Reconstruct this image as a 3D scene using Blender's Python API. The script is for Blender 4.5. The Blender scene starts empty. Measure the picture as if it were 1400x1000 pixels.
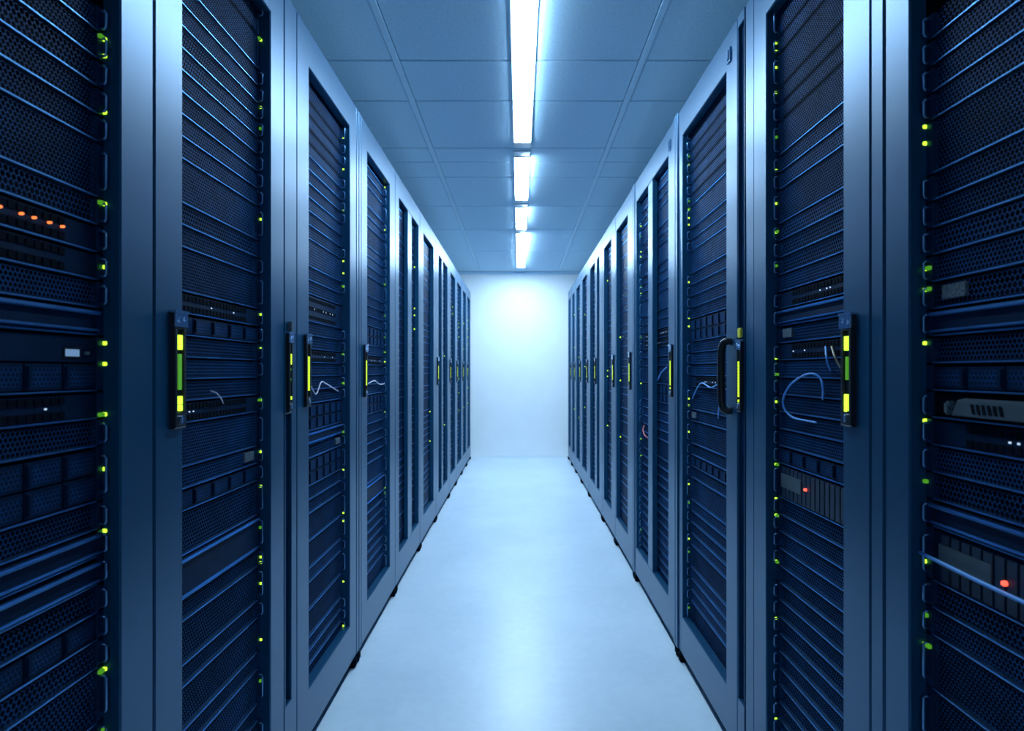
import bpy, bmesh, math, random
from mathutils import Vector

S = bpy.context.scene
COL = S.collection

# ------------------------------------------------------------------ camera, world, exposure
F_PX = 837.0
cam_d = bpy.data.cameras.new('camera')
cam_d.sensor_width = 36.0
cam_d.lens = F_PX / 1400.0 * 36.0
cam_d.shift_x = -10.0 / 1400.0
cam_d.shift_y = 8.0 / 1400.0
cam_d.clip_start = 0.02
cam_d.dof.use_dof = True
cam_d.dof.focus_distance = 1.8
cam_d.dof.aperture_fstop = 5.0
cam = bpy.data.objects.new('camera', cam_d)
COL.objects.link(cam)
CAM_Z = 1.17
cam.location = (0, 0, CAM_Z)
cam.rotation_euler = (math.pi / 2, 0, 0)
S.camera = cam

W = bpy.data.worlds.new('world')
S.world = W
W.use_nodes = True
W.node_tree.nodes['Background'].inputs[0].default_value = (0.02, 0.05, 0.10, 1)
W.node_tree.nodes['Background'].inputs[1].default_value = 0.1

LIGHT_COL = (0.52, 0.77, 1.0)
LIGHT_POWER = 67.0

vs = S.view_settings
S.display_settings.display_device = 'sRGB'
vs.view_transform = 'Standard'
vs.look = 'None'
vs.exposure = 0.0
vs.gamma = 1.0
vs.use_curve_mapping = False

# ------------------------------------------------------------------ room constants (metres)
A = 0.65            # half width of the aisle
REC = 0.030         # how far the servers sit behind the door face
CEIL = 2.53
WALL_Y = 8.37
TOP = 2.225         # top of the door frames
BOT = 0.040         # bottom of the door frames
OP0, OP1 = 0.19, 2.11   # door opening


# ------------------------------------------------------------------ materials
def mat(name, base, rough=0.5, metal=0.0, spec=0.5, noise=None, bump=None, coat=0.0):
    m = bpy.data.materials.new(name)
    m.use_nodes = True
    nt = m.node_tree
    b = nt.nodes['Principled BSDF']
    b.inputs['Base Color'].default_value = (*base, 1)
    b.inputs['Roughness'].default_value = rough
    b.inputs['Metallic'].default_value = metal
    b.inputs['Specular IOR Level'].default_value = spec
    b.inputs['Coat Weight'].default_value = coat
    if noise or bump:
        tc = nt.nodes.new('ShaderNodeTexCoord')
        mp = nt.nodes.new('ShaderNodeMapping')
        nt.links.new(tc.outputs['Object'], mp.inputs[0])
        nz = nt.nodes.new('ShaderNodeTexNoise')
        nt.links.new(mp.outputs[0], nz.inputs['Vector'])
        src = noise or bump
        nz.inputs['Scale'].default_value = src['scale']
        nz.inputs['Detail'].default_value = src.get('detail', 4)
        mp.inputs['Scale'].default_value = src.get('stretch', (1, 1, 1))
        if noise:
            rp = nt.nodes.new('ShaderNodeValToRGB')
            rp.color_ramp.elements[0].position = 0.3
            rp.color_ramp.elements[1].position = 0.7
            rp.color_ramp.elements[0].color = (*[c * noise['lo'] for c in base], 1)
            rp.color_ramp.elements[1].color = (*[min(1, c * noise['hi']) for c in base], 1)
            nt.links.new(nz.outputs['Fac'], rp.inputs[0])
            nt.links.new(rp.outputs[0], b.inputs['Base Color'])
            if 'r' in noise:
                mr = nt.nodes.new('ShaderNodeMapRange')
                mr.inputs['To Min'].default_value = rough - noise['r']
                mr.inputs['To Max'].default_value = rough + noise['r']
                nt.links.new(nz.outputs['Fac'], mr.inputs[0])
                nt.links.new(mr.outputs[0], b.inputs['Roughness'])
        if bump:
            bp = nt.nodes.new('ShaderNodeBump')
            bp.inputs['Strength'].default_value = bump['s']
            bp.inputs['Distance'].default_value = bump.get('d', 0.002)
            nt.links.new(nz.outputs['Fac'], bp.inputs['Height'])
            nt.links.new(bp.outputs[0], b.inputs['Normal'])
    return m


def emit(name, col, power):
    m = bpy.data.materials.new(name)
    m.use_nodes = True
    b = m.node_tree.nodes['Principled BSDF']
    b.inputs['Base Color'].default_value = (*[c * 0.5 for c in col], 1)
    b.inputs['Emission Color'].default_value = (*col, 1)
    b.inputs['Emission Strength'].default_value = power
    return m


M = {}
M['frame'] = mat('blue_grey_metal', (0.004, 0.054, 0.118), 0.33, 0.0, 0.5,
                 noise=dict(scale=5, lo=0.97, hi=1.03, r=0.012))
_fb = M['frame'].node_tree.nodes['Principled BSDF']
_fb.inputs['IOR'].default_value = 1.95
_fb.inputs['Specular Tint'].default_value = (0.30, 0.60, 1.0, 1)
M['body'] = mat('dark_blue_sheet_metal', (0.012, 0.033, 0.07), 0.5, 0.3, 0.5,
                noise=dict(scale=9, lo=0.9, hi=1.1))
M['bounce_top'] = mat('pale_bounce_steel', (0.55, 0.64, 0.70), 0.5, 0.2, 0.5,  # invented pale tone for unseen cabinet tops, reflects lamp light upwards
                noise=dict(scale=7, lo=0.9, hi=1.05))
M['black'] = mat('black_plastic', (0.006, 0.010, 0.018), 0.42, 0.0, 0.4,
                 noise=dict(scale=30, lo=0.8, hi=1.2))
M['inside'] = mat('matte_black_steel', (0.003, 0.007, 0.014), 0.85, 0.0, 0.05,
                  noise=dict(scale=20, lo=0.8, hi=1.2))
M['ear'] = mat('blue_ear_metal', (0.035, 0.095, 0.20), 0.42, 0.8, 0.4,
               noise=dict(scale=14, lo=0.9, hi=1.1))
M['bezel'] = mat('dark_blue_perforated_steel', (0.013, 0.068, 0.20), 0.5, 0.0, 0.05,
                 noise=dict(scale=14, lo=0.65, hi=1.35))
M['plate'] = mat('dark_blue_plate', (0.005, 0.021, 0.058), 0.5, 0.0, 0.06,
                 noise=dict(scale=12, lo=0.85, hi=1.15))
M['trim'] = mat('bright_steel_edge', (0.20, 0.42, 0.70), 0.36, 1.0, 0.5,
                noise=dict(scale=10, lo=0.85, hi=1.1))
M['chrome'] = mat('chrome', (0.6, 0.72, 0.88), 0.18, 1.0, 0.5,
                  noise=dict(scale=40, lo=0.9, hi=1.05))
M['grey'] = mat('grey_plastic', (0.06, 0.09, 0.11), 0.5, 0.0, 0.5,
                noise=dict(scale=25, lo=0.9, hi=1.1))
M['label'] = mat('pale_label_paper', (0.12, 0.17, 0.21), 0.7, 0.0, 0.3,
                 noise=dict(scale=260, lo=0.3, hi=1.3))
M['yellow'] = mat('yellow_plastic', (0.75, 0.68, 0.05), 0.5, 0.0, 0.4,
                  noise=dict(scale=60, lo=0.9, hi=1.1))
M['cable_blue'] = mat('blue_cable_rubber', (0.10, 0.36, 0.85), 0.4, 0.0, 0.5,
                      noise=dict(scale=40, lo=0.9, hi=1.1))
M['cable_white'] = mat('pale_cable_rubber', (0.62, 0.60, 0.74), 0.4, 0.0, 0.5,
                       noise=dict(scale=40, lo=0.9, hi=1.1))
M['cable_tan'] = mat('tan_cable_rubber', (0.55, 0.40, 0.22), 0.4, 0.0, 0.5,
                     noise=dict(scale=40, lo=0.9, hi=1.1))
M['cable_red'] = mat('red_cable_rubber', (0.62, 0.16, 0.16), 0.4, 0.0, 0.5,
                     noise=dict(scale=40, lo=0.9, hi=1.1))
M['green_on'] = emit('green_status_light', (0.58, 1.0, 0.05), 1.5)
M['green_dim'] = emit('dim_green_status_light', (0.13, 0.55, 0.03), 0.45)
M['lime_on'] = emit('lime_light_strip', (0.62, 0.95, 0.03), 1.1)
M['red_on'] = emit('red_status_light', (1.0, 0.10, 0.06), 2.0)
M['orange_on'] = emit('orange_status_light', (1.0, 0.22, 0.05), 1.6)
M['white_on'] = emit('white_status_light', (0.55, 0.75, 1.0), 0.9)
M['screen'] = emit('pale_blue_screen', (0.28, 0.50, 0.82), 0.42)
M['lamp'] = emit('lamp_diffuser', LIGHT_COL, LIGHT_POWER)
M['lamp'].node_tree.nodes['Principled BSDF'].inputs['Base Color'].default_value = (.8, .8, .8, 1)
M['lamp_far'] = emit('stronger_lamp_diffuser', LIGHT_COL, LIGHT_POWER * 1.7)
M['lamp_body'] = mat('lamp_housing_metal', (0.6, 0.72, 0.82), 0.4, 0.0, 0.5,
                     noise=dict(scale=20, lo=0.95, hi=1.05))
M['wall'] = mat('white_wall_paint', (0.88, 0.91, 0.93), 0.7, 0.0, 0.3,
                noise=dict(scale=3, lo=0.98, hi=1.02))
M['ceiling'] = mat('ceiling_tile_board', (0.54, 0.77, 0.93), 0.75, 0.0, 0.25,
                   noise=dict(scale=90, lo=0.93, hi=1.07, detail=6))
M['grid'] = mat('ceiling_grid_metal', (0.56, 0.78, 0.93), 0.5, 0.1, 0.4,
                noise=dict(scale=20, lo=0.95, hi=1.05))
M['void'] = mat('ceiling_void_dark', (0.05, 0.09, 0.13), 0.9, 0.0, 0.1,
                noise=dict(scale=9, lo=0.9, hi=1.1))

for _k in ('bezel', 'plate', 'inside', 'trim', 'ear'):
    M[_k].node_tree.nodes['Principled BSDF'].inputs['Specular Tint'].default_value = (0.30, 0.58, 1.0, 1)


def floor_mat():
    m = bpy.data.materials.new('polished_concrete')
    m.use_nodes = True
    nt = m.node_tree
    b = nt.nodes['Principled BSDF']
    tc = nt.nodes.new('ShaderNodeTexCoord')
    n1 = nt.nodes.new('ShaderNodeTexNoise')
    n1.inputs['Scale'].default_value = 1.95
    n1.inputs['Detail'].default_value = 8
    n1.inputs['Roughness'].default_value = 0.6
    n2 = nt.nodes.new('ShaderNodeTexNoise')
    n2.inputs['Scale'].default_value = 26
    n2.inputs['Detail'].default_value = 5
    for n in (n1, n2):
        nt.links.new(tc.outputs['Object'], n.inputs['Vector'])
    mx = nt.nodes.new('ShaderNodeMath')
    mx.operation = 'MULTIPLY_ADD'
    mx.inputs[1].default_value = 0.35
    nt.links.new(n2.outputs['Fac'], mx.inputs[0])
    nt.links.new(n1.outputs['Fac'], mx.inputs[2])
    rp = nt.nodes.new('ShaderNodeValToRGB')
    rp.color_ramp.elements[0].position = 0.42
    rp.color_ramp.elements[0].color = (0.58, 0.68, 0.77, 1)
    rp.color_ramp.elements[1].position = 0.85
    rp.color_ramp.elements[1].color = (0.69, 0.79, 0.88, 1)
    nt.links.new(mx.outputs[0], rp.inputs[0])
    nt.links.new(rp.outputs[0], b.inputs['Base Color'])
    mr = nt.nodes.new('ShaderNodeMapRange')
    mr.inputs['To Min'].default_value = 0.26
    mr.inputs['To Max'].default_value = 0.44
    nt.links.new(n1.outputs['Fac'], mr.inputs[0])
    nt.links.new(mr.outputs[0], b.inputs['Roughness'])
    b.inputs['Specular IOR Level'].default_value = 0.55
    bp = nt.nodes.new('ShaderNodeBump')
    bp.inputs['Strength'].default_value = 0.05
    bp.inputs['Distance'].default_value = 0.003
    nt.links.new(n2.outputs['Fac'], bp.inputs['Height'])
    nt.links.new(bp.outputs[0], b.inputs['Normal'])
    return m


M['floor'] = floor_mat()


# ------------------------------------------------------------------ mesh helpers
class MB:
    """collects shapes; coordinates are (d, y, z); d is mapped to x = s * d"""

    def __init__(self, s=1):
        self.v, self.f, self.mi, self.s = [], [], [], s

    def face(self, idx, m=0):
        self.f.append(idx if self.s > 0 else idx[::-1])
        self.mi.append(m)

    def box(self, d0, d1, y0, y1, z0, z1, m=0):
        n = len(self.v)
        for (d, y, z) in ((d0, y0, z0), (d1, y0, z0), (d1, y1, z0), (d0, y1, z0),
                          (d0, y0, z1), (d1, y0, z1), (d1, y1, z1), (d0, y1, z1)):
            self.v.append((self.s * d, y, z))
        for q in ((0, 3, 2, 1), (4, 5, 6, 7), (0, 1, 5, 4), (1, 2, 6, 5), (2, 3, 7, 6), (3, 0, 4, 7)):
            self.face(tuple(n + i for i in q), m)

    def loops(self, rings, m=0, closed=True, caps=False):
        """bridge rings of equal length"""
        n0 = len(self.v)
        k = len(rings[0])
        for r in rings:
            for (d, y, z) in r:
                self.v.append((self.s * d, y, z))
        for i in range(len(rings) - 1):
            for j in range(k if closed else k - 1):
                a = n0 + i * k + j
                b = n0 + i * k + (j + 1) % k
                self.face((a, b, b + k, a + k), m)
        if caps:
            self.face(tuple(n0 + j for j in range(k))[::-1], m)
            self.face(tuple(n0 + (len(rings) - 1) * k + j for j in range(k)), m)

    def tube(self, pts, r, n=8, m=0):
        P = [Vector(p) for p in pts]
        rings = []
        up = Vector((0.31, 0.22, 0.92)).normalized()
        for i, p in enumerate(P):
            t = (P[min(i + 1, len(P) - 1)] - P[max(i - 1, 0)]).normalized()
            a = t.cross(up)
            if a.length < 1e-3:
                a = t.cross(Vector((1, 0, 0)))
            a.normalize()
            b = t.cross(a)
            rings.append([tuple(p + (a * math.cos(k * math.tau / n) + b * math.sin(k * math.tau / n)) * r)
                          for k in range(n)])
        self.loops(rings, m, True, True)

    def disc(self, d0, d1, y, z, r, n=12, m=0):
        rings = [[(d, y + r * math.cos(k * math.tau / n), z + r * math.sin(k * math.tau / n)) for k in range(n)]
                 for d in (d0, d1)]
        self.loops(rings, m, True, True)

    def mesh(self, name, mats, bevel=0.0, smooth=False):
        me = bpy.data.meshes.new(name)
        me.from_pydata(self.v, [], self.f)
        for m in (mats if isinstance(mats, (list, tuple)) else [mats]):
            me.materials.append(m)
        me.polygons.foreach_set('material_index', self.mi)
        bm = bmesh.new()
        bm.from_mesh(me)
        bmesh.ops.recalc_face_normals(bm, faces=bm.faces)
        if bevel:
            bmesh.ops.bevel(bm, geom=bm.edges[:], offset=bevel, segments=2, affect='EDGES', clamp_overlap=True)
        bm.to_mesh(me)
        bm.free()
        if smooth:
            me.polygons.foreach_set('use_smooth', [True] * len(me.polygons))
        me.update()
        return me

    def raw(self, name, m):
        me = bpy.data.meshes.new(name)
        me.from_pydata(self.v, [], self.f)
        me.materials.append(m)
        me.update()
        return me


def obj(name, me, parent=None, loc=(0, 0, 0)):
    o = bpy.data.objects.new(name, me)
    COL.objects.link(o)
    o.location = loc
    if parent:
        o.parent = parent
    return o


def thing(name, label, cat, loc, group=None):
    o = obj(name, None, None, loc)
    o.empty_display_size = 0.05
    tag(o, label, cat, group)
    return o


def tag(o, label, cat, group=None):
    o['label'] = label
    o['category'] = cat
    if group:
        o['group'] = group
    return o


def structure(name, me, label=None, loc=(0, 0, 0)):
    o = obj(name, me, None, loc)
    o['kind'] = 'structure'
    if label:
        o['label'] = label
    return o


def boxes(bl, name, m, s=1, bevel=0.0):
    mb = MB(s)
    for b in bl:
        mb.box(*b)
    return mb.mesh(name, m, bevel)


def spline(pts, n=10):
    P = [Vector(p) for p in pts]
    P = [P[0] * 2 - P[1]] + P + [P[-1] * 2 - P[-2]]
    out = []
    for i in range(1, len(P) - 2):
        p0, p1, p2, p3 = P[i - 1], P[i], P[i + 1], P[i + 2]
        for k in range(n):
            t = k / n
            out.append(0.5 * ((2 * p1) + (p2 - p0) * t + (2 * p0 - 5 * p1 + 4 * p2 - p3) * t * t
                              + (3 * p1 - p0 - 3 * p2 + p3) * t ** 3))
    out.append(P[-2])
    return [tuple(p) for p in out]


# ------------------------------------------------------------------ the room
RX = 2.6
RY0 = -3.0
structure('floor', boxes([(-RX, RX, RY0, WALL_Y, -0.1, 0.0)], 'floor', M['floor']),
          'polished pale concrete floor of the aisle')
structure('wall_end', boxes([(-RX, RX, WALL_Y, WALL_Y + 0.12, -0.1, CEIL + 0.2)], 'wall_end', M['wall']),
          'white painted wall closing the far end of the aisle')
structure('wall_left', boxes([(-RX - 0.12, -RX, RY0, WALL_Y, -0.1, CEIL + 0.2)], 'wall_left', M['wall']))
structure('wall_right', boxes([(RX, RX + 0.12, RY0, WALL_Y, -0.1, CEIL + 0.2)], 'wall_right', M['wall']))
structure('wall_back', boxes([(-RX, RX, RY0 - 0.12, RY0, -0.1, CEIL + 0.2)], 'wall_back', M['wall']))
structure('baseboard_end', boxes([(-RX, RX, WALL_Y - 0.012, WALL_Y, 0, 0.045)], 'baseboard_end', M['wall'], 1, 0.002),
          'low white baseboard under the end wall')
structure('trim_1', boxes([(-RX, RX, WALL_Y - 0.02, WALL_Y, CEIL - 0.035, CEIL - 0.002)], 'trim_1', M['grid'], 1, 0.002),
          'ceiling edge trim along the end wall')

ceiling = structure('ceiling', boxes([(-RX, RX, RY0, WALL_Y, CEIL + 0.02, CEIL + 0.2)], 'ceiling', M['void']),
                    'suspended ceiling of large square panels')
ROWS = [-3.0, -2.2, -1.4, -0.6, 0.2, 1.0, 1.85, 2.68, 3.08, 3.73, 3.98, 4.29, 5.04, 5.87, 6.94, 8.37]
COLS = [(-2.6, -1.64), (-1.60, -0.556), (-0.522, 0.522), (0.556, 1.60), (1.64, 2.6)]
pc = {}
for i in range(len(ROWS) - 1):
    y0, y1 = ROWS[i] + 0.004, ROWS[i + 1] - 0.004
    for (x0, x1) in COLS:
        key = (round(x1 - x0, 3), round(y1 - y0, 3))
        if key not in pc:
            hx, hy = key[0] / 2, key[1] / 2
            pc[key] = boxes([(-hx, hx, -hy, hy, 0, 0.018)], 'ceiling_panel', M['ceiling'], 1, 0.003)
        obj('ceiling_panel', pc[key], ceiling, ((x0 + x1) / 2, (y0 + y1) / 2, CEIL + 0.001))
for x in (-1.62, -0.539, 0.539, 1.62):
    obj('grid_bar', boxes([(-0.014, 0.014, RY0, WALL_Y - 0.02, 0, 0.016)], 'grid_bar', M['grid'], 1, 0.002), ceiling,
        (x, 0, CEIL - 0.002))
for y in ROWS[1:-1]:
    obj('cross_bar', boxes([(-RX, RX, -0.006, 0.006, 0, 0.006)], 'cross_bar', M['body']), ceiling,
        (0, y, CEIL + 0.012))

# ceiling lamps: a broken line of slim fixtures down the aisle
LX = 0.018
LW = 0.047
lamps = [(-2.6, -2.0, 'slim ceiling light strip near the back wall, behind the longest strip'),
         (1.75, 3.61, 'longest and nearest slim white ceiling light strip over the aisle'),
         (3.87, 4.82, 'second glowing ceiling light strip counted from the near end'),
         (5.06, 5.81, 'short third ceiling light strip counted from the near end'),
         (6.02, 7.96, 'last glowing ceiling light strip, closest to the bright end wall')]
for (y0, y1, lb) in lamps:
    yc = (y0 + y1) / 2
    h = (y1 - y0) / 2
    t = thing('ceiling_light', lb, 'light', (LX, yc, CEIL), 'light strips along the ceiling')
    hs = MB()
    hs.box(-LW - 0.006, LW + 0.006, -h - 0.10, h + 0.10, -0.006, 0.0)
    obj('lamp_housing', hs.mesh('lamp_housing', M['lamp_body'], 0.001), t)
    d = MB()
    d.loops([[(-LW, -h, -0.006), (LW, -h, -0.006), (LW, h, -0.006), (-LW, h, -0.006)],
             [(-LW + 0.004, -h + 0.004, -0.010), (LW - 0.004, -h + 0.004, -0.022),
              (LW - 0.004, h - 0.004, -0.010), (-LW + 0.004, h - 0.004, -0.010)]], 0, True, True)
    obj('diffuser', d.mesh('diffuser', M['lamp' if y0 < 6 else 'lamp_far']), t)
    for e in (-1, 1):
        obj('end_cap', boxes([(-LW, LW, e * h - 0.004, e * h + 0.004, -0.011, -0.006)], 'end_cap', M['lamp_body'], 1, 0.001),
            t, (0, e * 0.005, 0))


# ------------------------------------------------------------------ perforated sheet
def perforated(s, y0, y1, z0, z1, d, p=0.0076, hole=0.485):
    """a real perforated sheet: honeycomb cells with one hexagonal hole each"""
    mb = MB(s)
    rz = p * math.sqrt(3) / 2
    ny, nz = max(1, int((y1 - y0 - p * 0.5) / p)), max(1, int((z1 - z0 - p * 0.3) / rz))
    py = (y1 - y0) / (ny + 0.5)
    pz = (z1 - z0) / (nz + 1 / 3)
    ang = [math.radians(30 + 60 * k) for k in range(6)]
    cs = [(math.cos(a) * py / math.sqrt(3), math.sin(a) * pz * 2 / 3) for a in ang]
    hs = [(math.cos(a - math.pi / 6) * py * hole, math.sin(a - math.pi / 6) * pz / rz * p * hole) for a in ang]
    for r in range(nz):
        zc = z0 + pz * (r + 2 / 3)
        for c in range(ny):
            yc = y0 + py * (c + 0.5 + (0.5 if r % 2 else 0.0))
            n = len(mb.v)
            for (a, b) in cs:
                mb.v.append((s * d, yc + a, zc + b))
            for (a, b) in hs:
                mb.v.append((s * d, yc + a, zc + b))
            for k in range(6):
                k2 = (k + 1) % 6
                mb.f.append((n + k, n + 6 + k2, n + 6 + k))
                mb.f.append((n + k, n + k2, n + 6 + k2))
    return mb


# ------------------------------------------------------------------ cabinets
ORD = ['', 'first', 'second', 'third', 'fourth', 'fifth', 'sixth', 'seventh', 'eighth', 'ninth', 'tenth', 'eleventh']


def rect(d, y0, y1, z0, z1):
    return [(d, y0, z0), (d, y1, z0), (d, y1, z1), (d, y0, z1)]


def frame_mesh(s, y0, y1, z0, z1, iy0, iy1, iz0, iz1, depth, name, bv=0.003):
    mb = MB(s)
    mb.loops([rect(depth, y0, y1, z0, z1), rect(bv, y0, y1, z0, z1),
              rect(0, y0 + bv, y1 - bv, z0 + bv, z1 - bv),
              rect(0, iy0 - bv, iy1 + bv, iz0 - bv, iz1 + bv),
              rect(bv, iy0, iy1, iz0, iz1), rect(depth, iy0, iy1, iz0, iz1),
              rect(depth, y0, y1, z0, z1)])
    return mb.mesh(name, M['frame'])


def door_handle(s, par, y, style, z0=1.062, z1=1.284, w=0.042, name='door_handle'):
    """black swing handle with a light strip; a part of the cabinet with sub-parts"""
    zc = (z0 + z1) / 2
    hh = (z1 - z0) / 2
    mb = MB(s)
    hw = w / 2
    mb.loops([rect(0.0, -hw, hw, -hh, hh), rect(-0.007, -hw, hw, -hh, hh),
              rect(-0.009, -hw + 0.003, hw - 0.003, -hh + 0.003, hh - 0.003),
              rect(-0.009, -hw + 0.009, hw - 0.009, -hh + 0.030, hh - 0.034),
              rect(-0.004, -hw + 0.010, hw - 0.010, -hh + 0.031, hh - 0.035)], 0, True, True)
    h = obj(name, mb.mesh(name, M['black']), par, (0, y, zc))
    cap = MB(s)
    cap.box(-0.0115, -0.008, -hw, hw, hh - 0.030, hh - 0.004)
    cap.box(-0.0135, 0.0, -hw - 0.001, hw + 0.001, hh - 0.004, hh + 0.001)
    cap.disc(-0.0135, -0.010, -hw * 0.45, hh - 0.018, 0.0045)
    cap.disc(-0.0135, -0.010, hw * 0.45, hh - 0.014, 0.0045)
    obj('end_cap', cap.mesh('end_cap', M['chrome'], 0.0006), h)['label'] = 'bright metal cap with two rivets'
    lk = MB(s)
    lk.disc(-0.0125, -0.008, 0.0, -hh + 0.016, 0.0085, 14)
    lk.box(-0.0135, -0.012, -0.0015, 0.0015, -hh + 0.010, -hh + 0.022)
    obj('lock', lk.mesh('lock', M['chrome'], 0.0004), h)['label'] = 'round chrome lock'
    gx = 0.0055
    lit, dim = [], []
    if style == 'three':
        lit = [(gx, 0.038, 0.066), (gx, -0.078, -0.067), (gx, -0.066, -0.050)]
        dim = [(gx, -0.038, 0.030)]
    elif style == 'two':
        lit = [(gx, 0.038, 0.066), (gx, -0.083, -0.048)]
        dim = [(0.003, -0.02, 0.026)]
    elif style == 'short':
        lit = [(gx * .8, 0.022, 0.052), (gx, -0.077, -0.068)]
        dim = [(0.003, 0.005, 0.011), (0.003, -0.023, -0.017)]
    else:
        n = 1 if y > 9 or par.location.y > 4.4 else 12
        for q in range(n):
            za = -0.062 + 0.105 * q / n
            lit.append((gx, za, za + 0.105 / n - 0.0008))
        if style == 'tall':
            lit.append((gx, -0.078, -0.070))
    lm = M['lime_on'] if style in ('full', 'tall', 'short') else M['green_on']
    for (g, za, zb) in lit:
        obj('light_strip', boxes([(-0.0095, -0.003, -g, g, za, zb)], 'light_strip', lm, s, 0.0006), h)
    for (g, za, zb) in dim:
        obj('dim_light', boxes([(-0.0080, -0.003, -g, g, za, zb)], 'dim_light', M['green_dim'], s, 0.0005), h)
    return h


cab_info = []


def cabinet(s, k, y0, y1, sn, sf, post=0.0, mull=None, slit=None, far_post=0.0, handle=None, handle_y=None,
            depth=1.0, top=TOP, proud=0.0, latch=False):
    """s side, k index from camera; sn / sf = y of the inner edges of the near / far stile"""
    side = 'left' if s < 0 else 'right'
    desc = []
    if slit:
        desc.append('narrow mesh slit beside door')
    if mull:
        desc.append('door split by a bar')
    if latch:
        desc.append('small latch at top corner')
    nm = 'blue-grey server cabinet, %s from camera in %s row' % (ORD[k], side)
    if desc:
        nm += ', with ' + desc[0]
    root = thing('server_cabinet', nm, 'cabinet', (s * A, (y0 + y1) / 2, 0), 'server cabinets in the %s row' % side)
    yc = (y0 + y1) / 2

    def Y(v):
        return v - yc
    g = 0.002
    ya, yb = y0 + g, y1 - g
    # carcass
    dd = REC + 0.012
    for (a, b) in ((ya, ya + 0.018), (yb - 0.018, yb)):
        obj('side_panel', boxes([(dd, depth, Y(a), Y(b), BOT, top - 0.012)], 'side_panel', M['body'], s, 0.002), root)
    obj('top_panel', boxes([(dd, depth, Y(ya), Y(yb), top - 0.010, top - 0.002)], 'top_panel', M['bounce_top'], s, 0.002), root)  # unseen top, made pale to bounce light onto the ceiling
    obj('rear_panel', boxes([(depth - 0.015, depth, Y(ya + .02), Y(yb - .02), BOT + 0.03, top - 0.02)], 'rear_panel', M['body'], s), root)
    obj('plinth', boxes([(0.035, depth - 0.02, Y(ya + 0.02), Y(yb - 0.02), 0.004, 0.05)], 'plinth', M['inside'], s), root)
    for a in (ya + 0.004, yb - 0.038):
        f = MB(s)
        f.box(-0.007, 0.05, Y(a), Y(a + 0.034), 0.010, 0.038)
        f.box(-0.004, 0.045, Y(a + 0.005), Y(a + 0.029), 0.0, 0.012)
        obj('foot', f.mesh('foot', M['inside'], 0.003), root)
    dy0, dy1 = ya + post, yb - far_post
    if slit:
        dy0 = slit[2]
    # dark mounting rails either side of the servers
    for (a, b) in ((max(dy0, sn - 0.045), sn - 0.012), (sf + 0.014, yb - 0.020)):
        if b - a > 0.004:
            obj('mounting_rail', boxes([(REC + 0.012, REC + 0.05, Y(a), Y(b), 0.10, 2.16)], 'mounting_rail', M['inside'], s, 0.001), root)
    if slit:
        a, b, c, sz = slit
        obj('slit_frame', frame_mesh(s, Y(ya), Y(c - 0.003), BOT, top, Y(a), Y(b), 0.235 if s < 0 else 0.20, sz, 0.03, 'slit_frame', 0.002), root)
        ms = perforated(s, Y(a), Y(b), 0.235 if s < 0 else 0.20, sz, 0.010, 0.0078, 0.47)
        obj('mesh_panel', ms.raw('mesh_panel', M['bezel']), root)
        obj('cable_duct', boxes([(0.03, 0.3, Y(a - .006), Y(b + .02), 0.1, top - 0.03)], 'cable_duct', M['inside'], s), root)
    if post:
        pm = MB(s)
        w = post
        gr = 0.003 if w > 0.05 else 0.0
        pm.loops([[(0.03, Y(ya), z), (0.004 - proud, Y(ya), z), (-proud, Y(ya + 0.004), z), (-proud, Y(ya + w * .42), z),
                   (gr - proud, Y(ya + w * .46), z), (gr - proud, Y(ya + w * .54), z), (-proud, Y(ya + w * .58), z),
                   (-proud, Y(ya + w - 0.006), z), (0.004 - proud, Y(ya + w - .003), z), (0.03, Y(ya + w - .003), z)]
                  for z in (BOT, top)], 0, True, True)
        obj('corner_post', pm.mesh('corner_post', M['frame']), root)
    if far_post:
        obj('corner_post', boxes([(0.002, 0.03, Y(yb - far_post + .003), Y(yb), BOT, top)], 'corner_post', M['frame'], s, 0.003), root)
    obj('door_frame', frame_mesh(s, Y(dy0), Y(dy1), BOT, top, Y(sn), Y(sf), OP0, OP1, 0.028, 'door_frame'), root)
    if mull:
        obj('door_mullion', boxes([(0.001, 0.026, Y(mull[0]), Y(mull[1]), OP0 - .002, OP1 + .002)], 'door_mullion', M['frame'], s, 0.003), root)
    if handle:
        door_handle(s, root, Y(handle_y if handle_y else sn - 0.024), handle)
    if latch:
        lm = MB(s)
        ly, lz = Y(sn - 0.035), OP1 + 0.035
        lm.loops([rect(0.0, ly - .014, ly + .014, lz - .022, lz + .022), rect(-0.006, ly - .014, ly + .014, lz - .022, lz + .022),
                  rect(-0.006, ly - .009, ly + .009, lz - .017, lz + .017), rect(-0.0005, ly - .009, ly + .009, lz - .017, lz + .017)], 0, True, True)
        lm.box(-0.009, -0.0005, ly - 0.003, ly + 0.003, lz - .012, lz + .012)
        obj('latch', lm.mesh('latch', M['chrome'], 0.0006), root)['label'] = 'small square chrome latch'
    cab_info.append((s, k, sn, sf, y0, y1))
    return root, yc


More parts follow.
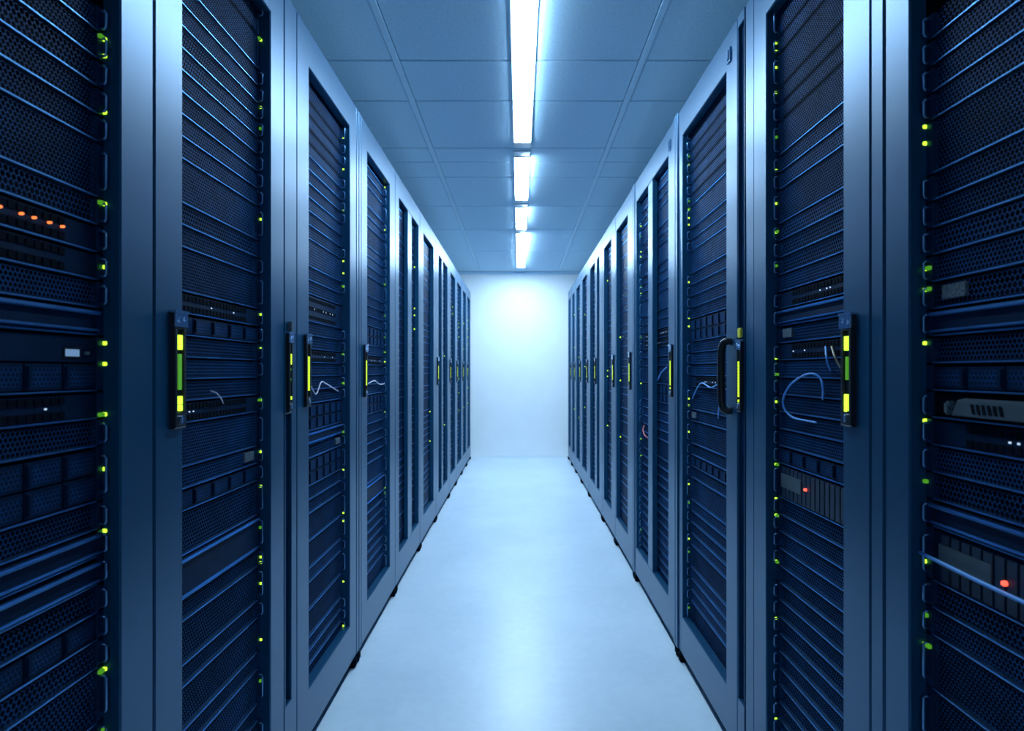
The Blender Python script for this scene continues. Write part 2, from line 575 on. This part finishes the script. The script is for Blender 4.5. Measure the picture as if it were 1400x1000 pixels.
CABS_L = [
    dict(k=1, y0=0.30, y1=1.090, sn=0.395, sf=0.998, handle='full'),
    dict(k=2, y0=1.090, y1=1.693, sn=1.183, sf=1.600, handle='three', handle_y=1.160),
    dict(k=3, y0=1.693, y1=2.443, sn=1.892, sf=2.350, slit=(1.704, 1.746, 1.790, 1.05), handle='full', handle_y=1.868),
    dict(k=4, y0=2.443, y1=3.205, sn=2.618, sf=3.075, post=0.074, handle='full', handle_y=2.572),
    dict(k=5, y0=3.205, y1=4.005, sn=3.310, sf=3.955, mull=(3.575, 3.705)),
    dict(k=6, y0=4.005, y1=4.770, sn=4.155, sf=4.640),
    dict(k=7, y0=4.770, y1=5.670, sn=4.930, sf=5.540, mull=(5.13, 5.23), handle='full', handle_y=4.86),
    dict(k=8, y0=5.670, y1=6.300, sn=5.78, sf=6.20, handle='full', handle_y=5.73),
    dict(k=9, y0=6.300, y1=6.950, sn=6.41, sf=6.86, handle='full', handle_y=6.36),
    dict(k=10, y0=6.950, y1=7.550, sn=7.06, sf=7.46, handle='full', handle_y=7.02),
    dict(k=11, y0=7.550, y1=8.160, sn=7.66, sf=8.07, handle='full', handle_y=7.62),
]
CABS_R = [
    dict(k=1, y0=0.30, y1=1.090, sn=0.395, sf=1.020, handle='full'),
    dict(k=2, y0=1.090, y1=1.766, sn=1.230, sf=1.612, post=0.043, far_post=0.066, handle='two', handle_y=1.203),
    dict(k=3, y0=1.766, y1=2.495, sn=1.924, sf=2.440, slit=(1.770, 1.818, 1.826, 2.19), latch=True),
    dict(k=4, y0=2.495, y1=3.435, sn=2.672, sf=3.400, post=0.066, proud=0.006, mull=(2.99, 3.095), handle='tall', handle_y=2.605, latch=True),
    dict(k=5, y0=3.435, y1=4.140, sn=3.675, sf=4.105, post=0.075, proud=0.004, handle='full', handle_y=3.58),
    dict(k=6, y0=4.140, y1=4.790, sn=4.325, sf=4.700, handle='full', handle_y=4.215),
    dict(k=7, y0=4.790, y1=5.730, sn=4.97, sf=5.62, mull=(5.14, 5.27), handle='full', handle_y=5.205),
    dict(k=8, y0=5.730, y1=6.420, sn=5.89, sf=6.32, handle='full', handle_y=5.82),
    dict(k=9, y0=6.420, y1=7.060, sn=6.56, sf=6.97, handle='full', handle_y=6.50),
    dict(k=10, y0=7.060, y1=7.600, sn=7.19, sf=7.52, handle='full', handle_y=7.13),
    dict(k=11, y0=7.600, y1=8.160, sn=7.72, sf=8.07, handle='full', handle_y=7.67),
]
roots = {}
for c in CABS_L:
    roots[(-1, c['k'])] = cabinet(-1, **c)
for c in CABS_R:
    roots[(1, c['k'])] = cabinet(1, **c)

# second handles: the slit columns, and the black pull on the third right cabinet
r, yc = roots[(-1, 3)]
h = door_handle(-1, r, 1.722 - yc, 'short', 1.055, 1.280, 0.030, 'slit_handle')
h['label'] = 'narrow black handle with a short lime light'
obj('badge', boxes([(-0.012, 0.0, -0.005, 0.009, 0.114, 0.142)], 'badge', M['label'], -1, 0.001), h)
r, yc = roots[(1, 3)]
h = door_handle(1, r, 1.792 - yc, 'tall', 1.052, 1.262, 0.034, 'slit_handle')
tg = MB(1)
tg.box(-0.008, 0.0, -0.012, 0.012, 0.112, 0.140)
obj('yellow_tag', tg.mesh('yellow_tag', M['yellow'], 0.002), h)['label'] = 'small yellow tag'
pull = MB(1)
pull.tube(spline([(0.002, 1.878 - yc, 1.262), (-0.016, 1.881 - yc, 1.262), (-0.025, 1.888 - yc, 1.245), (-0.027, 1.891 - yc, 1.20),
                  (-0.027, 1.891 - yc, 1.12), (-0.025, 1.888 - yc, 1.068), (-0.016, 1.881 - yc, 1.050), (0.002, 1.878 - yc, 1.050)], 5), 0.0115, 10)
obj('pull_handle', pull.mesh('pull_handle', M['black'], 0, True), r)['label'] = 'rounded black pull handle'

# ------------------------------------------------------------------ servers
U = 0.0445
cache = {}


def get(key, fn):
    if key not in cache:
        cache[key] = fn()
    return cache[key]


def ear_mesh(s, h, variant):
    mb = MB(s)
    mb.box(-0.002, 0.010, -0.014, 0.014, 0.001, h - 0.001)
    for zz in ((0.009, h - 0.009) if h > 0.03 else (h / 2,)):
        mb.disc(-0.0045, -0.001, 0.006, zz, 0.0035, 8)
    return mb.mesh('ear', M['ear'], 0.0008)


def ear_handle_mesh(s, h):
    mb = MB(s)
    z0, z1 = h * 0.16, h * 0.84
    mb.tube([(0.0, -0.007, z0), (-0.010, -0.007, z0 + 0.001), (-0.012, -0.007, z0 + 0.004), (-0.012, -0.007, z1 - 0.004),
             (-0.010, -0.007, z1 - 0.001), (0.0, -0.007, z1)], 0.0022, 6)
    return mb.mesh('ear_handle', M['trim'], 0, True)


def led_mesh(s, m, w=0.0050, hh=0.0032):
    return boxes([(-0.006, 0.002, -w, w, -hh, hh)], 'status_light', m, s, 0.001)


KIND = {
    'perf': ('rack_server', 'server', 'black perforated rack server'),
    'drive': ('storage_server', 'server', 'dark storage server with rows of drive bays'),
    'display': ('storage_server', 'server', 'dark storage server with a lit pale display'),
    'switch': ('network_switch', 'switch', 'dark network switch with rows of ports'),
    'blank': ('blank_panel', 'panel', 'plain dark blanking panel with bright edges'),
    'vent': ('rack_appliance', 'server', 'dark rack unit with a grey slotted box'),
    'tag': ('rack_server', 'server', 'black perforated rack server with a pale label'),
    'cards': ('card_server', 'server', 'dark server of upright cards with a red light'),
}


# above these heights the units are plain perforated fillers without a bright edge
PLAIN = {(1, 2): 1.74, (1, 3): 1.86, (-1, 3): 1.90, (-1, 2): 1.98}


def rack_item(s, k, typ, sn, sf, z0, u, labels, leds, rng):
    h = u * U - 0.0012
    y0, y1 = sn - 0.012, sf + 0.013     # the unit runs a little behind both stiles
    w = y1 - y0
    yc = (y0 + y1) / 2
    name, cat, _ = KIND[typ]
    t = thing(name, labels, cat, (s * (A + REC), yc, z0), 'servers and switches in the racks')
    wk = (s, round(w, 4), u)
    hw = w / 2
    e = 0.028
    obj('chassis', get(('ch',) + wk, lambda: boxes([(0.009, 0.55, -hw, hw, 0.0005, h)], 'chassis', M['inside'], s)), t)
    if not (typ == 'perf' and z0 > PLAIN.get((s, k), 9)):
      obj('edge_trim', get(('tr',) + wk, lambda: boxes(
        [(-0.003, 0.009, -hw + e, hw - e, 0.0, 0.0024)], 'edge_trim', M['trim'], s, 0.0006)), t)
    for q in (-1, 1):
        er = obj('ear', get(('ear', s, u), lambda: ear_mesh(s, h, 0)), t, (0, q * (hw - 0.014), 0))
        if q > 0 and rng.random() < 0.85:
            obj('ear_handle', get(('eh', s, u), lambda: ear_handle_mesh(s, h)), er)
    fy0, fy1 = -hw + e, hw - e
    if typ in ('perf', 'tag'):
        var = rng.choice((0.45, 0.485, 0.485))
        pt = rng.choice((0.0076, 0.0076, 0.0088)) if k < 3 else 0.0092
        a0 = fy0
        a1 = fy1
        obj('perforated_bezel', get(('pf', var, pt) + wk, lambda: perforated(s, a0, a1, 0.003, h - 0.003, 0.0, pt, var).raw('perforated_bezel', M['bezel'])), t)
        if typ == 'tag':
            obj('front_label', boxes([(-0.004, 0.002, hw - 0.105, hw - 0.053, h * 0.30, h * 0.82)], 'front_label', M['label'], s, 0.0008), t)['label'] = 'pale label'
    elif typ in ('drive', 'display'):
        rows = 1 if u == 1 else u
        n = max(4, int((fy1 - fy0) / 0.066))
        bw = (fy1 - fy0) / n
        bh = (h - 0.006) / rows

        def bay():
            mb = MB(s)
            mb.box(0.0, 0.012, -bw / 2 + .0012, bw / 2 - .0012, -bh / 2 + .0012, bh / 2 - .0012)
            mb.box(-0.004, 0.0, -bw / 2 + .004, -bw / 2 + .010, -bh / 2 + .005, bh / 2 - .005)
            return mb.mesh('drive_bay', M['plate'], 0.0008)

        def grille():
            return perforated(s, -bw / 2 + .013, bw / 2 - .004, -bh / 2 + .006, bh / 2 - .006, -0.0006, 0.0070, 0.46).raw('bay_grille', M['bezel'])
        dk = ('bay', s, round(bw, 4), round(bh, 4))
        for rr in range(rows):
            for c in range(n):
                if typ == 'display' and rr == rows - 1 and c >= n - 3:
                    continue
                b = obj('drive_bay', get(dk, bay), t, (0, fy0 + bw * (c + .5), 0.003 + bh * (rr + .5)))
                obj('bay_grille', get(dk + ('g',), grille), b)
        if typ == 'display':
            zt = 0.003 + bh * (rows - 1)
            p = obj('control_panel', boxes([(0.0, 0.012, fy1 - bw * 3 + .001, fy1, zt + .001, h - .003)], 'control_panel', M['plate'], s, 0.001), t)
            yq = 0.930 - yc
            zm = h * 0.68
            obj('display_screen', boxes([(-0.0015, 0.001, yq - .015, yq + .015, zm - .006, zm + .006)], 'display_screen', M['screen'], s, 0.0006), p)['label'] = 'lit pale blue display'
            obj('display_bezel', boxes([(-0.001, 0.001, yq - .018, yq + .020, zm - .0085, zm + .0085)], 'display_bezel', M['black'], s, 0.0004), p)
            obj('button', boxes([(-0.003, 0.001, yq + .026, yq + .036, zm - .003, zm + .003)], 'button', M['label'], s, 0.001), p)
    elif typ in ('switch', 'cards'):
        obj('front_plate', get(('fp',) + wk, lambda: boxes([(0.0, 0.010, fy0, fy1, 0.003, h - .003)], 'front_plate', M['plate'], s, 0.001)), t)
        pm = MB(s)
        if typ == 'switch':
            n = int((fy1 - fy0 - .07) / 0.015)
            for rr in range(2 if u == 1 else 3):
                for c in range(n):
                    cy = fy0 + .012 + .015 * c
                    cz = h * (rr + .5) / (2 if u == 1 else 3)
                    pm.box(-0.0015, 0.001, cy, cy + .011, cz - .0055, cz + .0055)
            obj('port_block', pm.mesh('port_block', M['inside']), t)
            lp = MB(s)
            for c in range(n):
                if rng.random() < 0.12:
                    cy = fy0 + .012 + .015 * c
                    lp.box(-0.0018, 0.0, cy + .003, cy + .006, h * .47, h * .53)
            if s < 0 and k == 1 and 1.32 < z0 < 1.365:
                for q in (0.075, 0.10, 0.128, 0.150, 0.185, 0.23):
                    obj('warning_light', get('orange', lambda: led_mesh(s, M['orange_on'], 0.0018, 0.0018)), t, (0, fy1 - q, h * .55))['label'] = 'lit orange light'
            elif lp.v:
                obj('port_light', lp.mesh('port_light', M['white_on']), t)
        else:
            n = int((fy1 - fy0) / 0.022)
            for c in range(n):
                cy = fy0 + .022 * c
                pm.box(-0.004, 0.001, cy + .0015, cy + .0205, .006, h - .006)
            obj('card_row', pm.mesh('card_row', M['body'], 0.001), t)
            obj('front_label', boxes([(-0.006, -0.003, fy1 - .13, fy1 - .02, h * .35, h * .75)], 'front_label', M['grey'], s, 0.0006), t)['label'] = 'pale label strip'
            obj('warning_light', led_mesh(s, M['red_on'], 0.0032, 0.0032), t, (-s * .004, fy1 - .155, h * .55))['label'] = 'lit red light'
    elif typ == 'blank':
        obj('front_plate', boxes([(-0.004, 0.009, fy0, fy1, 0.003, h - .003)], 'front_plate', M['plate'], s, 0.003), t)
        obj('bright_rib', boxes([(-0.010, -0.002, fy0, fy1, h - .011, h - .005), (-0.008, -0.002, fy0, fy1, .006, .010)], 'bright_rib', M['trim'], s, 0.0015), t)
    elif typ == 'vent':
        obj('front_plate', boxes([(0.002, 0.010, fy0, fy1, 0.002, h - .002)], 'front_plate', M['inside'], s, 0.001), t)
        q0, q1 = fy0 + .03, fy1 - .055
        gb = MB(s)
        gb.loops([[(0.004, q0, .006), (0.004, q1, .006), (0.004, q1 - .012, h - .008), (0.004, q0, h - .008)],
                  [(-0.014, q0, .008), (-0.014, q1 - .006, .008), (-0.014, q1 - .018, h - .011), (-0.014, q0, h - .011)]], 0, True, True)
        gx = obj('grey_box', gb.mesh('grey_box', M['grey'], 0.001), t)
        sl = MB(s)
        for c in range(6):
            cy = 0.842 - yc + .0105 * c
            sl.loops([[(-0.0150, cy, .013), (-0.0150, cy + .005, .013), (-0.0150, cy + .009, h - .016), (-0.0150, cy + .004, h - .016)],
                      [(-0.0138, cy, .013), (-0.0138, cy + .005, .013), (-0.0138, cy + .009, h - .016), (-0.0138, cy + .004, h - .016)]], 0, True, True)
        obj('slot', sl.mesh('slot', M['inside']), gx)
        obj('white_corner', boxes([(-0.012, 0.004, q1 + .004, q1 + .016, .008, h - .014)], 'white_corner', M['label'], s, 0.003), t)
    for (zz, m, dy) in leds:
        obj('status_light', get(('led', s, m), lambda: led_mesh(s, M[m])), t, (-s * .002, hw - .010 + dy, zz))
    return t


def px_z(y_px, depth):
    """height of a pixel row at a depth"""
    return CAM_Z - (y_px - 508.0) * depth / F_PX


# specials: (z of the unit's middle, units, type); lights: heights of lit status lights
D1 = 1.01
plan = {
    (-1, 1): dict(zr=(0.56, 1.80), sp=[(1.191, 2, 'display'), (0.985, 2, 'drive'), (0.915, 1, 'blank'), (1.262, 1, 'blank'), (1.115, 1, 'switch'), (1.36, 1, 'switch'), (1.40, 1, 'switch')],
                  led=[px_z(y, D1) for y in (55, 82, 158, 282, 367, 470, 498, 567, 640, 722, 910)]),
    (-1, 2): dict(zr=(OP0 - .015, OP1 + .035), sp=[(1.30, 1, 'switch'), (0.94, 1, 'tag'), (0.89, 1, 'drive'), (1.10, 1, 'switch')],
                  led=[px_z(y, 1.6) for y in (55, 145, 300, 430, 475, 547, 618, 665, 762, 770, 798, 875)]),
    (-1, 3): dict(zr=(OP0 - .015, OP1 + .035), sp=[(1.37, 2, 'switch'), (1.22, 1, 'switch'), (1.02, 2, 'drive'), (0.91, 1, 'tag'), (0.84, 2, 'drive'), (0.95, 1, 'blank')],
                  led=[px_z(y, 2.37) for y in (192, 234, 290, 357, 375, 393, 485, 524, 590, 641, 700, 711, 793, 853)]),
    (-1, 4): dict(zr=(OP0 - .015, OP1 + .035), sp=[(1.34, 2, 'drive'), (1.2, 1, 'switch'), (1.03, 2, 'drive')],
                  led=[px_z(y, 3.1) for y in (260, 316, 390, 482, 495, 563, 666)]),
    (1, 1): dict(zr=(0.56, 1.80), sp=[(1.117, 1, 'vent'), (1.29, 1, 'tag'), (1.175, 1, 'drive'), (0.868, 2, 'cards'), (1.235, 1, 'blank'), (0.925, 1, 'blank'), (1.06, 1, 'switch')],
                 led=[px_z(y, 1.035) for y in (175, 201, 370, 398, 470, 573, 764, 875)]),
    (1, 2): dict(zr=(OP0 - .015, OP1 + .035), sp=[(1.262, 1, 'tag'), (1.33, 1, 'switch'), (0.878, 2, 'cards'), (0.955, 1, 'drive'), (1.21, 1, 'switch'), (1.30, 1, 'blank')],
                 led=[px_z(y, 1.63) for y in (64, 75, 97, 128, 236, 281, 320, 492, 512, 549, 632, 680, 702, 765, 842, 978)]),
    (1, 3): dict(zr=(OP0 - .015, OP1 + .035), sp=[(1.34, 2, 'drive'), (1.0, 1, 'tag'), (1.14, 1, 'switch')],
                 led=[px_z(y, 2.46) for y in (227, 288, 300, 309, 387, 437, 447, 545, 554, 590, 661, 735, 853)]),
    (1, 4): dict(zr=(OP0 - .015, OP1 + .035), sp=[(1.3, 1, 'switch'), (1.08, 2, 'drive')],
                 led=[px_z(y, 3.41) for y in (310, 345, 352, 392, 402, 524, 600, 622)]),
}


def ordinal(n):
    return '%d%s' % (n, 'th' if 10 <= n % 100 <= 20 else {1: 'st', 2: 'nd', 3: 'rd'}.get(n % 10, 'th'))


def layout(zr, sp, rng):
    """stack of (z0, units, type) that fills zr; special units sit where they are wanted"""
    z = zr[0]
    out = []
    sp = sorted((zm - u * U / 2, u, t) for (zm, u, t) in sp)
    i = 0
    while True:
        if i < len(sp) and z + U * 0.5 >= sp[i][0]:
            out.append((z, sp[i][1], sp[i][2]))
            z += sp[i][1] * U
            i += 1
            continue
        u = rng.choices((1, 2), (6, 2))[0]
        if i < len(sp) and z + u * U > sp[i][0] + U * 0.5:
            u = 1
        if z + u * U > zr[1]:
            u = 1
            if z + U > zr[1]:
                break
        t = 'perf' if rng.random() < 0.90 or z > 1.5 or z < 0.5 else rng.choice(('drive', 'switch', 'blank', 'perf'))
        out.append((z, u, t))
        z += u * U
    return out


count = 0
for (s, k), p in plan.items():
    rng = random.Random(100 + 7 * k + (3 if s > 0 else 0))
    info = [c for c in cab_info if c[0] == s and c[1] == k][0]
    items = layout(p['zr'], p['sp'], rng)
    n = len(items)
    side = 'left' if s < 0 else 'right'
    for i, (z0, u, typ) in enumerate(items):
        h = u * U
        leds = [(min(max(z - z0, .006), h - .006), 'green_on', 0.0) for z in p['led'] if z0 <= z < z0 + h]
        if not leds and rng.random() < 0.12:
            leds = [(h * 0.6, 'green_dim', -0.004)]
        elif leds and rng.random() < 0.3:
            leds.append((leds[0][0], 'green_dim', -0.012))
        base = KIND[typ][2]
        if leds and leds[0][1] == 'green_on':
            base += ('' if ' with ' in base else ' with green lights')
        pos = n - i
        place = 'topmost' if pos == 1 else ('lowest' if pos == n else '%s from top' % ordinal(pos))
        lb = '%s, %s, %s %s cabinet' % (base, place, ORD[k], side)
        rack_item(s, k, typ, info[2], info[3], z0, u, lb, leds, rng)
        count += 1
print('individual rack units', count)


# the servers in the farther cabinets, too small to tell apart: one object
mb = MB(1)
rng = random.Random(5)
for (s, k, sn, sf, y0, y1) in cab_info:
    if k < 5:
        continue
    mb.s = s
    o = mb.s

    def bx(d0, d1, a, b, c, e, m):
        mb.box(A + REC + d0, A + REC + d1, a, b, c, e, m)
    z = OP0 - 0.015
    while z < OP1 - 0.01:
        u = rng.choice((1, 1, 2))
        h = u * U
        bx(0.0, 0.4, sn - .012, sf + .013, z + .003, z + h - .002, 0)
        bx(-0.003, 0.05, sn - .012, sf - .02, z, z + .0028, 1)
        if rng.random() < 0.13 and 0.6 < z < 1.9:
            zz = z + h * 0.5
            bx(-0.006, 0.0, sf - .004, sf + .008, zz - .004, zz + .004, 2)
        if rng.random() < 0.10:
            zz = z + h * 0.5
            bx(-0.004, 0.0, sf - .12, sf - .10, zz - .006, zz + .006, 3)
        z += h
mb.s = 1
far = obj('rack_servers', mb.mesh('rack_servers', [M['plate'], M['trim'], M['green_on'], M['label']]))
far['kind'] = 'stuff'
tag(far, 'dark rack servers filling the farther cabinets in both rows, with tiny green lights', 'servers')


# ------------------------------------------------------------------ cables
def cable(s, pts, r, m, label, group='loose cables hanging in the racks'):
    """pts are (depth outwards from the server fronts, y, z)"""
    P = spline([(s * (A + REC - d), y, z) for (d, y, z) in pts], 10)
    c = Vector(P[0])
    mb = MB(1)
    mb.tube([tuple(Vector(p) - c) for p in P], r, 8)
    o = obj('cable', mb.mesh('cable', M[m], 0, True), None, c)
    tag(o, label, 'cable', group)
    return o


def sp(x_px, y_px, out=0.012):
    """a point just in front of the servers that lies under pixel (x, y) of the photograph"""
    d = F_PX * (A + REC - out) / abs(x_px - 710.0)
    return (out, d, px_z(y_px, d))


cable(1, [sp(1125, 546, .0), sp(1125, 530), sp(1121, 517), sp(1110, 511, .02), sp(1096, 515, .02), sp(1080, 527, .022), sp(1071, 545, .022), sp(1073, 560, .02), sp(1084, 571, .012), sp(1100, 575, .006), sp(1116, 578, .0)],
      0.0024, 'cable_blue', 'bright blue cable bent in a wide loop in second cabinet of the right row')
cable(1, [sp(1129, 474, .0), sp(1130, 487), sp(1132, 498), sp(1136, 507, .0)], 0.0024, 'cable_blue',
      'short blue cable hanging above the blue loop in second cabinet of the right row')
cable(1, [sp(1137, 474, .0), sp(1142, 489), sp(1150, 504, .0)], 0.0022, 'cable_tan',
      'short tan cable beside the blue cable in second cabinet of the right row')
cable(1, [sp(947, 545, .0), sp(953, 531), sp(960, 524), sp(972, 530), sp(985, 523, .0)], 0.0024, 'cable_blue',
      'blue cable zigzagging across third cabinet of the right row')
cable(1, [sp(986, 545, .0), sp(983, 558), sp(982, 572, .0)], 0.0024, 'cable_blue',
      'blue cable end dangling under the black pull handle of the right row')
cable(1, [(0.012, 1.03, 0.868), (0.014, 0.95, 0.867), (0.014, 0.85, 0.865), (0.014, 0.7, 0.866), (0.012, 0.5, 0.868)], 0.0030, 'cable_blue',
      'taut straight blue cable across the front of the nearest right cabinet')
cable(-1, [sp(424, 526, .0), sp(432, 539), sp(439, 523), sp(446, 525), sp(462, 535, .0)], 0.0024, 'cable_white',
      'pale cable bent in a V in third cabinet of the left row')
cable(-1, [sp(503, 525, .0), sp(512, 521), sp(520, 526), sp(527, 524, .0)], 0.0026, 'cable_white',
      'thin pale cable sagging across fourth cabinet of the left row')
cable(1, [sp(881, 582, .0), sp(879, 588), sp(882, 596), sp(886, 599, .0)], 0.003, 'cable_red',
      'reddish cable curving in fourth cabinet of the right row')
cable(1, [sp(898, 523, .0), sp(904, 510), sp(912, 502, .0)], 0.003, 'cable_blue',
      'blue cable rising across fourth cabinet of the right row')
cable(-1, [sp(288, 535, .0), sp(296, 538), sp(302, 545), sp(305, 552, .0)], 0.0016, 'cable_white',
      'thin pale wire hanging in second cabinet of the left row')
